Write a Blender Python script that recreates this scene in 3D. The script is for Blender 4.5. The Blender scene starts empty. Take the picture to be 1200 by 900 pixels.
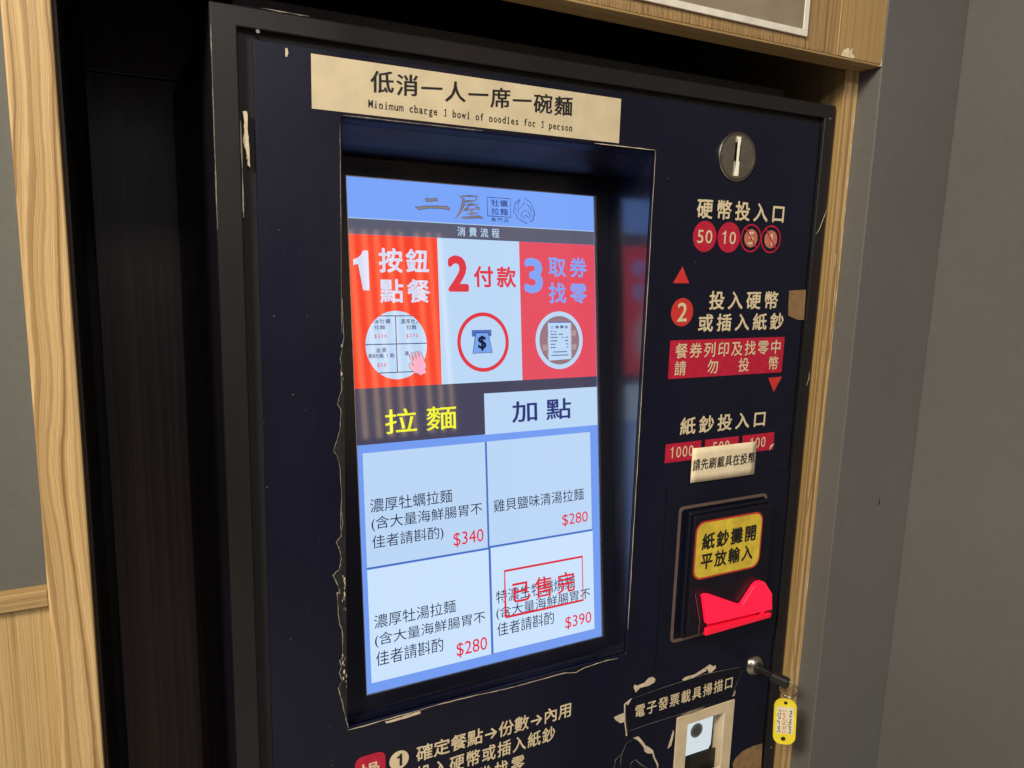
import bpy, bmesh, math, random
from mathutils import Vector, Matrix
random.seed(7)
SC = bpy.context.scene
COL = SC.collection

# ------------------------------------------------------------------ camera
cam_d = bpy.data.cameras.new('camera')
cam = bpy.data.objects.new('camera', cam_d)
COL.objects.link(cam)
def cam_axes(yaw, pitch, roll):
    cy, sy, cp, sp = math.cos(yaw), math.sin(yaw), math.cos(pitch), math.sin(pitch)
    f = Vector((sy*cp, cy*cp, sp)); r = Vector((cy, -sy, 0)); u = r.cross(f)
    return r*math.cos(roll)+u*math.sin(roll), -r*math.sin(roll)+u*math.cos(roll), f
r_, u_, f_ = cam_axes(0.48557, -0.16943, 0.02849)
m = Matrix((r_, u_, -f_)).transposed().to_4x4()
m.translation = Vector((-0.18821, -0.61275, 0.40823))
cam.matrix_world = m
cam_d.sensor_width = 36.0
cam_d.lens = 885.24/1200*36
cam_d.clip_start = 0.02
cam_d.clip_end = 100
SC.camera = cam

# ------------------------------------------------------------------ world, lamps, exposure
w = bpy.data.worlds.new('World'); SC.world = w; w.use_nodes = True
bg = w.node_tree.nodes['Background']
bg.inputs[0].default_value = (0.45, 0.55, 0.95, 1)
bg.inputs[1].default_value = 0.085
def area(name, loc, target, size, power, col, sy=None):
    l = bpy.data.lights.new(name, 'AREA'); l.size = size; l.energy = power; l.color = col
    if sy: l.shape = 'RECTANGLE'; l.size_y = sy
    o = bpy.data.objects.new(name, l); COL.objects.link(o)
    o.location = loc
    o.rotation_euler = (Vector(target)-Vector(loc)).to_track_quat('-Z', 'Y').to_euler()
    return o
area('ceiling_lamp_light', (-1.55, -1.05, 1.60), (0.1, 0, 0.25), 0.5, 70, (1.0, 0.87, 0.66))
area('far_fill_light', (-0.3, -2.4, 1.75), (-0.3, -2.3, 0.0), 0.6, 42, (1.0, 0.93, 0.84))  # added fill, brightens the floor and wall mirrored in the black film
SC.view_settings.view_transform = 'Standard'
SC.view_settings.look = 'None'
SC.view_settings.gamma = 1
SC.view_settings.use_curve_mapping = False
SC.view_settings.exposure = 0.0

# ------------------------------------------------------------------ materials
def lin(c):
    return tuple(((x/255)/12.92 if x/255 <= .04045 else ((x/255+.055)/1.055)**2.4) for x in c)
MATS = {}
def base_mat(name):
    mt = bpy.data.materials.new(name); mt.use_nodes = True
    nt = mt.node_tree; b = nt.nodes['Principled BSDF']
    return mt, nt, b
def geo_pos(nt, scale, loc=(0, 0, 0), rot=(0, 0, 0)):
    g = nt.nodes.new('ShaderNodeNewGeometry'); mp = nt.nodes.new('ShaderNodeMapping')
    nt.links.new(g.outputs['Position'], mp.inputs[0]); mp.inputs['Scale'].default_value = scale
    mp.inputs['Location'].default_value = loc; mp.inputs['Rotation'].default_value = rot
    return mp.outputs[0]
def noise(nt, vec, scale, detail=4, rough=.55, dist=0.0):
    n = nt.nodes.new('ShaderNodeTexNoise'); n.inputs['Scale'].default_value = scale
    n.inputs['Detail'].default_value = detail; n.inputs['Roughness'].default_value = rough
    n.inputs['Distortion'].default_value = dist
    nt.links.new(vec, n.inputs['Vector']); return n.outputs['Fac']
def ramp(nt, fac, stops):
    r = nt.nodes.new('ShaderNodeValToRGB'); e = r.color_ramp.elements
    while len(e) < len(stops): e.new(.5)
    for el, (p, c) in zip(e, stops): el.position = p; el.color = (*c, 1)
    nt.links.new(fac, r.inputs[0]); return r.outputs[0]
def math_n(nt, op, a, b=None):
    n = nt.nodes.new('ShaderNodeMath'); n.operation = op
    for i, v in enumerate((a, b)):
        if v is None: continue
        if isinstance(v, (int, float)): n.inputs[i].default_value = v
        else: nt.links.new(v, n.inputs[i])
    return n.outputs[0]
def bump(nt, b, h, strength, dist=.001):
    n = nt.nodes.new('ShaderNodeBump'); n.inputs['Strength'].default_value = strength
    n.inputs['Distance'].default_value = dist
    nt.links.new(h, n.inputs['Height']); nt.links.new(n.outputs[0], b.inputs['Normal'])
def mixc(nt, fac, a, bcol, mode='MIX'):
    n = nt.nodes.new('ShaderNodeMix'); n.data_type = 'RGBA'; n.blend_type = mode
    if isinstance(fac, (int, float)): n.inputs[0].default_value = fac
    else: nt.links.new(fac, n.inputs[0])
    for s, v in ((6, a), (7, bcol)):
        if isinstance(v, tuple): n.inputs[s].default_value = (*v, 1)
        else: nt.links.new(v, n.inputs[s])
    return n.outputs[2]

def plain(name, col, rough=.5, metal=0.0, spec=.5, var=.06, vscale=60, bmp=0.0):
    """a painted, printed or plastic surface with a little mottling in tone and gloss"""
    mt, nt, b = base_mat(name)
    v = geo_pos(nt, (1, 1, 1)); n = noise(nt, v, vscale, 5)
    lo = tuple(max(0, c*(1-var*2)) for c in col); hi = tuple(min(1, c*(1+var*2)) for c in col)
    nt.links.new(ramp(nt, n, [(.3, lo), (.7, hi)]), b.inputs['Base Color'])
    b.inputs['Roughness'].default_value = rough
    b.inputs['Metallic'].default_value = metal
    b.inputs['Specular IOR Level'].default_value = spec
    if bmp: bump(nt, b, noise(nt, v, vscale*6, 3), bmp, .0006)
    return mt
def film(name, col, rough=.34, stipple=.12, dust=.5, coat=.0, spec=.36):
    """black vinyl film / powder coat: fine orange peel, smears that change the gloss, dust specks"""
    mt, nt, b = base_mat(name)
    v = geo_pos(nt, (1, 1, 1))
    sm = noise(nt, geo_pos(nt, (3, 3, .9)), 3.0, 6, .6, .4)
    mr = nt.nodes.new('ShaderNodeMapRange'); nt.links.new(sm, mr.inputs[0])
    mr.inputs[1].default_value = .3; mr.inputs[2].default_value = .7
    mr.inputs[3].default_value = rough-.09; mr.inputs[4].default_value = rough+.16
    nt.links.new(mr.outputs[0], b.inputs['Roughness'])
    vo = nt.nodes.new('ShaderNodeTexVoronoi'); vo.inputs['Scale'].default_value = 48
    nt.links.new(v, vo.inputs['Vector'])
    sp = math_n(nt, 'LESS_THAN', vo.outputs['Distance'], .030)
    gate = math_n(nt, 'GREATER_THAN', noise(nt, v, 14, 2), .60)
    sp = math_n(nt, 'MULTIPLY', sp, gate); sp = math_n(nt, 'MULTIPLY', sp, dust)
    sm2 = ramp(nt, noise(nt, geo_pos(nt, (2, 2, .7)), 5, 6, .65, .6), [(.35, col), (.75, tuple(c*1.35+.0006 for c in col))])
    nt.links.new(mixc(nt, sp, sm2, (.22, .21, .18)), b.inputs['Base Color'])
    bump(nt, b, noise(nt, v, 900, 2), stipple, .0004)
    b.inputs['Coat Weight'].default_value = coat
    b.inputs['Specular IOR Level'].default_value = spec
    return mt
def wood(name, light, dark, axis='z', band=150, line=900, wob=.006, lines=.5, contrast=1.0, rough=.5, seed=0.0, bmp=.35):
    """wood with continuous grain along one axis: uneven growth bands and fine pore lines that wander together"""
    mt, nt, b = base_mat(name)
    g = nt.nodes.new('ShaderNodeNewGeometry'); sx = nt.nodes.new('ShaderNodeSeparateXYZ')
    nt.links.new(g.outputs['Position'], sx.inputs[0])
    al = {'x': 0, 'y': 1, 'z': 2}[axis]; ac = {0: 2, 1: 0, 2: 0}[al]
    other = 3-al-ac
    across = math_n(nt, 'ADD', sx.outputs[ac], math_n(nt, 'MULTIPLY', sx.outputs[other], .83))
    sc = [14, 14, 14]; sc[al] = 2.6
    slow = noise(nt, geo_pos(nt, tuple(sc), (seed, seed*.7, seed*.3)), 1.0, 2, .5)
    sc = [60, 60, 60]; sc[al] = 14
    mid = noise(nt, geo_pos(nt, tuple(sc), (seed*2, 0, seed)), 1.0, 3, .55)
    u = math_n(nt, 'ADD', across, math_n(nt, 'MULTIPLY', slow, wob*4))
    u = math_n(nt, 'ADD', u, math_n(nt, 'MULTIPLY', mid, wob*.45))
    def n1(freq, det=2):
        n = nt.nodes.new('ShaderNodeTexNoise'); n.noise_dimensions = '1D'; n.inputs['Scale'].default_value = freq
        n.inputs['Detail'].default_value = det; n.inputs['Roughness'].default_value = .6
        nt.links.new(math_n(nt, 'ADD', u, seed+.37), n.inputs['W']); return n.outputs['Fac']
    bnd = math_n(nt, 'ADD', math_n(nt, 'MULTIPLY', n1(band, 3), .65), math_n(nt, 'MULTIPLY', n1(band*.31, 2), .35)); fin = n1(line, 3)
    sc = [700, 700, 700]; sc[al] = 18
    pores = noise(nt, geo_pos(nt, tuple(sc)), 1.0, 2, .6)
    sc = [5, 5, 5]; sc[al] = 1.2
    cloud = noise(nt, geo_pos(nt, tuple(sc), (seed, 3, 1)), 1.0, 3)
    f = math_n(nt, 'ADD', math_n(nt, 'MULTIPLY', bnd, .8*contrast), math_n(nt, 'MULTIPLY', cloud, .35))
    f = math_n(nt, 'ADD', f, .5*(1-.8*contrast)-.175+.10)
    c1 = ramp(nt, f, [(.40, light), (.56, tuple(l*.72+d*.28 for l, d in zip(light, dark))), (.74, dark)])
    k = math_n(nt, 'ADD', math_n(nt, 'MULTIPLY', fin, .7), math_n(nt, 'MULTIPLY', pores, .3))
    ln = ramp(nt, k, [(.50, (1, 1, 1)), (.64, tuple(1-lines*q for q in (.62, .72, .85)))])
    nt.links.new(mixc(nt, 1.0, c1, ln, 'MULTIPLY'), b.inputs['Base Color'])
    b.inputs['Roughness'].default_value = rough
    bump(nt, b, math_n(nt, 'MULTIPLY', k, -1.0), bmp, .0012)
    return mt
def wall_mat(name, col, fabric=False):
    mt, nt, b = base_mat(name)
    n = noise(nt, geo_pos(nt, (1, 1, 1)), 2.2, 5)
    n2 = noise(nt, geo_pos(nt, (1, 1, .25)), 300, 3)
    n3 = noise(nt, geo_pos(nt, (.3, .3, 1)), 420, 2)
    s = math_n(nt, 'ADD', math_n(nt, 'MULTIPLY', n, .6), math_n(nt, 'MULTIPLY', math_n(nt, 'ADD', n2, n3), .2))
    nt.links.new(ramp(nt, s, [(.3, tuple(c*.82 for c in col)), (.7, tuple(c*1.14 for c in col))]), b.inputs['Base Color'])
    b.inputs['Roughness'].default_value = .62
    bump(nt, b, math_n(nt, 'ADD', n2, n3), .12, .0006)
    return mt
def lit(name, rgb, k=1.0, rough=.045):
    """a lit pixel colour of the display, behind glass"""
    mt, nt, b = base_mat(name)
    b.inputs['Base Color'].default_value = (.004, .004, .005, 1)
    b.inputs['Roughness'].default_value = rough
    b.inputs['Specular IOR Level'].default_value = .55
    b.inputs['Emission Color'].default_value = (*lin(rgb), 1)
    b.inputs['Emission Strength'].default_value = k
    return mt
M = dict(
    film=film('black_vinyl_film', (.0036, .0046, .0165), .27),
    film2=film('black_sticker_vinyl', (.0032, .0040, .0125), .26),
    film_scratch=plain('scratched_film', (.045, .045, .055), .5),
    film_torn=plain('crumpled_film', (.012, .012, .015), .4, 0, .5, .3, 300, .8),
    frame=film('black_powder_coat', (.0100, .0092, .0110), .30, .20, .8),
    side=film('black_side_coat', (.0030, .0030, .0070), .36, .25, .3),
    bezel=film('display_bezel_black', (.005, .0055, .013), .22, .05, .3),
    recess_top=film('satin_recess_black', (.004, .0045, .011), .36, .2, .8),
    recess_side=film('polished_recess_side', (.004, .0045, .013), .23, .10, .8, spec=.85),
    recess=film('gloss_recess_black', (.004, .0045, .013), .17, .10, .8, spec=.5),
    plastic=film('black_abs_plastic', (.0035, .0040, .0105), .28, .3, .7, spec=.4),
    plate=film('black_metal_plate', (.0028, .0040, .0135), .32, .18, .4),
    dark_wood=wood('stained_dark_wood', (.052, .032, .036), (.018, .011, .014), 'z', 130, 1100, .003, .6, 1.0, .30, 3.1, .12),
    dark_in=plain('dark_brown_matte', (.022, .014, .009), .55),
    black=plain('matte_black', (.004, .004, .006), .7),
    wood_post=wood('ash_post_wood', (.68, .49, .245), (.25, .135, .045), 'z', 260, 1500, .013, .36, 1.0, .45, 1.7, .3),
    wood_front=wood('brushed_oak_veneer', (.46, .305, .135), (.25, .15, .055), 'z', 330, 900, .0015, .75, .8, .55, 5.2, .8),
    wood_low=wood('brushed_ash_veneer', (.54, .39, .185), (.36, .235, .10), 'z', 260, 620, .0012, .55, .7, .52, 8.4, .6),
    wood_side=wood('oak_board_edge', (.50, .34, .15), (.25, .15, .052), 'z', 420, 1500, .003, .45, .9, .5, 2.3, .4),
    wood_h=wood('oak_board_along', (.48, .33, .15), (.26, .165, .065), 'x', 420, 1500, .002, .45, .9, .5, 4.4, .4),
    wall=wall_mat('grey_wall_paint', (.117, .117, .118)),
    wall_l=wall_mat('grey_green_wallboard', (.112, .118, .112)),
    room_wall=plain('pale_room_wall', (.34, .36, .42), .7),
    floor=plain('pale_floor', (.38, .34, .28), .5),
    cream_paper=plain('yellowed_paper', (.61, .53, .37), .55, 0, .4, .05, 40),
    cream_print=plain('cream_print', (.68, .58, .39), .5, 0, .4, .04, 90),
    bare=plain('torn_film_backing', (.58, .50, .37), .7, 0, .3, .12, 160),
    tear=plain('torn_film_rim', (.23, .21, .18), .55, 0, .3, .25, 260),
    brown_patch=plain('bare_brown_patch', (.25, .155, .075), .6, 0, .3, .1, 120),
    red_print=plain('red_print', (.48, .012, .045), .42, 0, .45, .08, 120),
    red_tri=plain('vermilion_print', (.58, .035, .03), .42, 0, .45, .06, 120),
    pink_print=plain('worn_red_coin_print', (.50, .16, .11), .5, 0, .4, .1, 160),
    ink=plain('black_ink', (.008, .008, .010), .5),
    yellow=plain('yellow_sticker', (.66, .50, .055), .45, 0, .4, .10, 70),
    red_rim=plain('red_sticker_rim', (.50, .045, .03), .45),
    steel=plain('brushed_steel', (.42, .38, .33), .28, 1, .5, .1, 300),
    coin_plate=plain('dull_steel_disc', (.19, .165, .14), .36, 1, .5, .05, 90, .04),
    bright=plain('cream_slot_lip', (.95, .92, .80), .5, 0, .5, .03),
    rim=plain('worn_bronze_rim', (.17, .12, .105), .45, .3),
    ivory=plain('ivory_plastic', (.62, .52, .36), .42, 0, .5, .05, 50),
    rubber=plain('black_rubber', (.010, .010, .011), .5),
    lens_grey=plain('lens_grey_glass', (.16, .17, .185), .3), lens_grey2=plain('lens_dark_glass', (.07, .075, .085), .2),
    note_paper=plain('cream_note_paper', (.80, .70, .50), .6, 0, .4, .05, 40),
    tag=plain('yellow_tag_plastic', (.80, .66, .035), .32, 0, .5, .05),
    white_paper=plain('white_label_paper', (.72, .66, .50), .6),
    orange_ink=plain('orange_ink', (.62, .15, .03), .6),
    poster=plain('poster_print', (.27, .22, .165), .5, 0, .4, .08, 25),
    poster_white=plain('poster_white_border', (.74, .71, .66), .45),
    white_chip=plain('bare_plaster_chip', (.72, .62, .43), .8, 0, .2, .12, 200, .4),
    # the picture on the display
    s_blue=lit('display_sky_blue', (122, 165, 249)), s_border=lit('display_border_blue', (116, 156, 240)),
    s_bar=lit('display_grey', (92, 92, 112)), s_line=lit('display_white_line', (170, 200, 235)),
    s_dark=lit('display_dark_tab', (70, 68, 92)), s_line2=lit('display_grid_blue', (70, 112, 196)),
    s_red=lit('display_red', (246, 62, 42)), s_red2=lit('display_red_pink', (228, 78, 96)),  # second red is pinker: viewing-angle shift put into the colour
    s_white=lit('display_white', (188, 216, 246)), s_cell=lit('display_cell_white', (188, 215, 246)),
    s_cell2=lit('display_cell_lower_white', (203, 227, 253)), s_lav=lit('display_lavender', (212, 218, 244)),  # lower cells paler: viewing-angle falloff put into the colour
    s_ink=lit('display_ink', (22, 26, 60)), s_navy=lit('display_navy_ink', (40, 52, 120)),
    s_price=lit('display_price_red', (225, 30, 52)), s_tred=lit('display_text_red', (224, 58, 70)),
    s_yel=lit('display_yellow', (240, 242, 40)), s_tan=lit('display_logo_tan', (142, 128, 128)),
    s_pink=lit('display_pink', (248, 176, 200)), s_mid=lit('display_mid_blue', (84, 112, 190)),
    s_bill=lit('display_bill_blue', (120, 165, 235)), s_three=lit('display_blue_numeral', (128, 164, 245)),
    s_brick=lit('display_brick', (150, 118, 128)), s_brick2=lit('display_brick_light', (178, 150, 150)),
    s_stamp=lit('display_stamp_red', (218, 46, 62)),
    glow_hollow=lit('hollow_shade_red', (96, 4, 20), 1.0, .3),
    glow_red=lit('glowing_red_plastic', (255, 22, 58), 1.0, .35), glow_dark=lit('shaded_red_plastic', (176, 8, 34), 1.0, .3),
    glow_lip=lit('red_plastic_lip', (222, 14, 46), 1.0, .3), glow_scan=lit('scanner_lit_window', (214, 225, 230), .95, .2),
    streak_strip=lit('warm_streak_strip', (255, 214, 150), 5.0, .5),
)

b_ = M['recess_side'].node_tree.nodes['Principled BSDF']; b_.inputs['IOR'].default_value = 2.0      # polished dark lacquer
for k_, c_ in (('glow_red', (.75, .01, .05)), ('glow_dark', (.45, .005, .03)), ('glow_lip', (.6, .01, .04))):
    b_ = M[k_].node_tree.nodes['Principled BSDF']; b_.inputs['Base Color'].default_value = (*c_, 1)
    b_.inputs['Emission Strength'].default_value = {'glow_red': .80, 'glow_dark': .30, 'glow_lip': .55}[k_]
# ------------------------------------------------------------------ object helpers
def tag(o, label, cat, group=None):
    o['label'] = label; o['category'] = cat
    if group: o['group'] = group
    return o
def wloc(o):
    l = Vector(o.location)
    while o.parent: o = o.parent; l += Vector(o.location)
    return l
def empty(name, loc, label, cat, group=None):
    o = bpy.data.objects.new(name, None); COL.objects.link(o); o.location = loc
    o.empty_display_size = .05
    return tag(o, label, cat, group)
def link(name, me, mat, parent=None, bev=0, smooth=False, seg=2, label=None):
    vs = [v.co.copy() for v in me.vertices]
    if not vs: return None
    c = Vector([(min(v[i] for v in vs)+max(v[i] for v in vs))/2 for i in range(3)])
    for v in me.vertices: v.co -= c
    me.materials.clear(); me.materials.append(M[mat] if isinstance(mat, str) else mat)
    o = bpy.data.objects.new(name, me); COL.objects.link(o)
    o.location = c
    if parent is not None:
        o.location = c - wloc(parent); o.parent = parent
    if bev:
        b = o.modifiers.new('bevel', 'BEVEL'); b.width = bev; b.segments = seg; b.limit_method = 'ANGLE'
        b.angle_limit = math.radians(40)
    if smooth:
        for p in me.polygons: p.use_smooth = True
    if label: o['label'] = label
    return o
def mesh(name, verts, faces):
    me = bpy.data.meshes.new(name); me.from_pydata([tuple(v) for v in verts], [], faces); me.update(); return me
def box(name, x0, x1, y0, y1, z0, z1, mat, parent=None, bev=.0008, **k):
    v = [(x, y, z) for x in (x0, x1) for y in (y0, y1) for z in (z0, z1)]
    f = [(0, 1, 3, 2), (4, 6, 7, 5), (0, 4, 5, 1), (2, 3, 7, 6), (0, 2, 6, 4), (1, 5, 7, 3)]
    return link(name, mesh(name, v, f), mat, parent, bev, **k)
def ring(name, outer, inner, f0, f1, mat, parent=None, bev=.0008, fn=None, **k):
    """closed frame between two rectangles (x0,x1,z0,z1); fn maps (x,z,h) to space; h runs from f0 (front) to f1"""
    fn = fn or (lambda a, b, h: (a, -h, b))
    def cs(r): return [(r[0], r[2]), (r[1], r[2]), (r[1], r[3]), (r[0], r[3])]
    v = []
    for h in (f0, f1):
        for r in (outer, inner):
            v += [fn(a, b, h) for a, b in cs(r)]
    f = []
    for i in range(4):
        j = (i+1) % 4
        f += [(i, j, 4+j, 4+i), (8+i, 12+i, 12+j, 8+j), (i, 8+i, 8+j, j), (4+i, 4+j, 12+j, 12+i)]
    return link(name, mesh(name, v, f), mat, parent, bev, **k)
# planes that print is laid on: panel face (x, z) and display face (u, v)
RULE = .9975          # x readings of the print on the door, corrected to metres
def P(a, b, h=0.0): return Vector((a*RULE, -h, b))
Un = Vector((0.99989, 0.0131, -0.0072)); Vn = Vector((0.0, 0.1167, 0.9932)); Nn = Vector((0.0138, -0.9931, 0.1167))
O0 = Vector((0, .016, 0))
def S(a, b, h=0.0): return O0 + Un*a + Vn*b + Nn*h
def flat(name, pts, h, mat, parent, fn=P, t=0.0, **k):
    """filled outline lying on a plane, t > 0 gives it thickness towards the camera"""
    bm = bmesh.new()
    vs = [bm.verts.new(fn(a, b, h)) for a, b in pts]
    bm.faces.new(vs)
    if t:
        vt = [bm.verts.new(fn(a, b, h+t)) for a, b in pts]
        bm.faces.new(vt)
        n = len(vs)
        for i in range(n):
            bm.faces.new((vs[i], vs[(i+1) % n], vt[(i+1) % n], vt[i]))
    if not k.get('bev'): bmesh.ops.triangulate(bm, faces=[f for f in bm.faces if len(f.verts) > 4])
    bmesh.ops.recalc_face_normals(bm, faces=bm.faces)
    me = bpy.data.meshes.new(name); bm.to_mesh(me); bm.free()
    return link(name, me, mat, parent, **k)
def rect(x0, x1, z0, z1): return [(x0, z0), (x1, z0), (x1, z1), (x0, z1)]
def circ(cx, cz, r, n=40, rz=None):
    rz = rz or r
    return [(cx+r*math.cos(2*math.pi*i/n), cz+rz*math.sin(2*math.pi*i/n)) for i in range(n)]
def rrect(x0, x1, z0, z1, r, n=6):
    out = []
    for cx, cz, a in ((x1-r, z1-r, 0), (x0+r, z1-r, 90), (x0+r, z0+r, 180), (x1-r, z0+r, 270)):
        for i in range(n+1):
            t = math.radians(a+90*i/n); out.append((cx+r*math.cos(t), cz+r*math.sin(t)))
    return out
def band(name, outer, inner, h, mat, parent, fn=P, t=0.0, **k):
    n = len(outer)
    v = [fn(a, b, h) for a, b in outer]+[fn(a, b, h) for a, b in inner]
    f = [(i, (i+1) % n, n+(i+1) % n, n+i) for i in range(n)]
    if t:
        v += [fn(a, b, h+t) for a, b in outer]+[fn(a, b, h+t) for a, b in inner]
        f += [(2*n+i, 2*n+(i+1) % n, 3*n+(i+1) % n, 3*n+i) for i in range(n)]
        f += [(i, (i+1) % n, 2*n+(i+1) % n, 2*n+i) for i in range(n)]
        f += [(n+i, n+(i+1) % n, 3*n+(i+1) % n, 3*n+i) for i in range(n)]
    return link(name, mesh(name, v, f), mat, parent, **k)
def strokes_data(lines, w, jitter=0.0):
    v, f = [], []
    for li, ln in enumerate(lines):
        ww = w if not isinstance(w, (list, tuple)) else w[li]
        L = []
        for i in range(len(ln)):
            a = Vector(ln[max(0, i-1)]); b = Vector(ln[min(len(ln)-1, i+1)])
            d = (b-a); d = d.normalized() if d.length > 1e-9 else Vector((1, 0))
            n = Vector((-d.y, d.x)); p = Vector(ln[i])
            q = ww*(1+random.uniform(-jitter, jitter))
            if i in (0, len(ln)-1) and jitter: q *= .35
            L.append((p+n*q/2, p-n*q/2))
        s = len(v)
        for a, b in L: v += [(a.x, a.y), (b.x, b.y)]
        f += [(s+2*i, s+2*i+1, s+2*i+3, s+2*i+2) for i in range(len(L)-1)]
    return v, f
def strokes(name, lines, w, h, mat, parent, fn=P, jitter=0.0, **k):
    v, f = strokes_data(lines, w, jitter)
    return link(name, mesh(name, [fn(a, b, h) for a, b in v], f), mat, parent, **k)
# lettering: outlines from the built-in font, fitted into a rectangle of the plane
_glyph = {}
def glyph(s, off=0.0, space=1.0):
    if s == '1':
        return [(.22, 0), (.31, 0), (.31, .72), (.24, .72), (.22, .65), (.15, .60), (.08, .58), (.08, .51), (.16, .53), (.22, .565)], [tuple(range(10))]
    key = (s, off, space)
    if key not in _glyph:
        cu = bpy.data.curves.new('lettering', 'FONT'); cu.body = s; cu.offset = off
        cu.space_character = space; cu.resolution_u = 3
        o = bpy.data.objects.new('lettering', cu); COL.objects.link(o)
        dg = bpy.context.evaluated_depsgraph_get()
        me = bpy.data.meshes.new_from_object(o.evaluated_get(dg))
        _glyph[key] = ([(v.co.x, v.co.y) for v in me.vertices], [tuple(p.vertices) for p in me.polygons])
        bpy.data.objects.remove(o); bpy.data.curves.remove(cu); bpy.data.meshes.remove(me)
    return _glyph[key]
def fit(v, x0, x1, z0, z1):
    ax, bx = min(p[0] for p in v), max(p[0] for p in v)
    ay, by = min(p[1] for p in v), max(p[1] for p in v)
    sx = (x1-x0)/max(bx-ax, 1e-6); sy = (z1-z0)/max(by-ay, 1e-6)
    return [(x0+(p[0]-ax)*sx, z0+(p[1]-ay)*sy) for p in v]
def text(s, x0, x1, z0, z1, h, mat, parent, fn=P, bold=0.0, space=1.0, name='lettering', brush=0.0, clip=None, spread=None):
    if bold < 0: bold = 0
    if spread or brush or bold:
        v, f = [], []; x = 0.0; pitch = spread or 1.0
        if not spread:            # natural advance of the whole line
            gv, gf = glyph(s); v0, x = gv, None
        rad = bold*1.25
        parts = [(s, 0)] if x is None else [(ch, i*pitch) for i, ch in enumerate(s)]
        for ch, x in parts:
            gv, gf = glyph(ch)
            if gv:
                off = [(0, 0)] if not brush else [(0, 0), (.026, .004), (-.012, -.003), (.012, -.010), (.010, .008)]
                if rad: off = [(rad*math.cos(a*math.pi/4), rad*math.sin(a*math.pi/4)) for a in range(8)]
                for dx, dy in off:
                    b = len(v)
                    cx = sum(p[0] for p in gv)/len(gv)
                    v += [(x+p[0]+dx, p[1]+dy+brush*(p[0]-cx)) for p in gv]
                    f += [tuple(i+b for i in q) for q in gf]
    else:
        v, f = glyph(s, bold, space)
    v = fit(v, x0, x1, z0, z1)
    if clip:
        cx, cz, r = clip
        f = [q for q in f if all((v[i][0]-cx)**2+(v[i][1]-cz)**2 < r*r for i in q)]
    # overlapping glyph copies get a hair of depth each so no two faces share a plane
    k = max(1, len(v))
    return link(name, mesh(name, [fn(a, b, h+(i/k)*.00010) for i, (a, b) in enumerate(v)], f), mat, parent)
def lathe(name, prof, c, mat, parent=None, axis='y', n=40, smooth=True, **k):
    """prof: (radius, height towards the camera) pairs, closed at the axis"""
    v, f = [], []
    for r, h in prof:
        for i in range(n):
            a = 2*math.pi*i/n
            v.append((c[0]+r*math.cos(a), c[1]-h, c[2]+r*math.sin(a)))
    for j in range(len(prof)-1):
        for i in range(n):
            f.append((j*n+i, j*n+(i+1) % n, (j+1)*n+(i+1) % n, (j+1)*n+i))
    f.append(tuple(range(n))); f.append(tuple(range((len(prof)-1)*n, len(prof)*n)))
    o = link(name, mesh(name, v, f), mat, parent, **k)
    if smooth:
        for p in o.data.polygons: p.use_smooth = len(p.vertices) == 4
        es = o.modifiers.new('split', 'EDGE_SPLIT'); es.split_angle = math.radians(35)
    return o
def torus(name, c, R, r, mat, parent, rot=Matrix.Identity(3), n=36, k=10):
    v, f = [], []
    for i in range(n):
        a = 2*math.pi*i/n
        for j in range(k):
            b = 2*math.pi*j/k
            q = Vector(((R+r*math.cos(b))*math.cos(a), r*math.sin(b), (R+r*math.cos(b))*math.sin(a)))
            v.append(Vector(c)+rot @ q)
    for i in range(n):
        for j in range(k):
            f.append((i*k+j, ((i+1) % n)*k+j, ((i+1) % n)*k+(j+1) % k, i*k+(j+1) % k))
    return link(name, mesh(name, v, f), mat, parent, smooth=True)

FLOOR = -1.05
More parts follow.
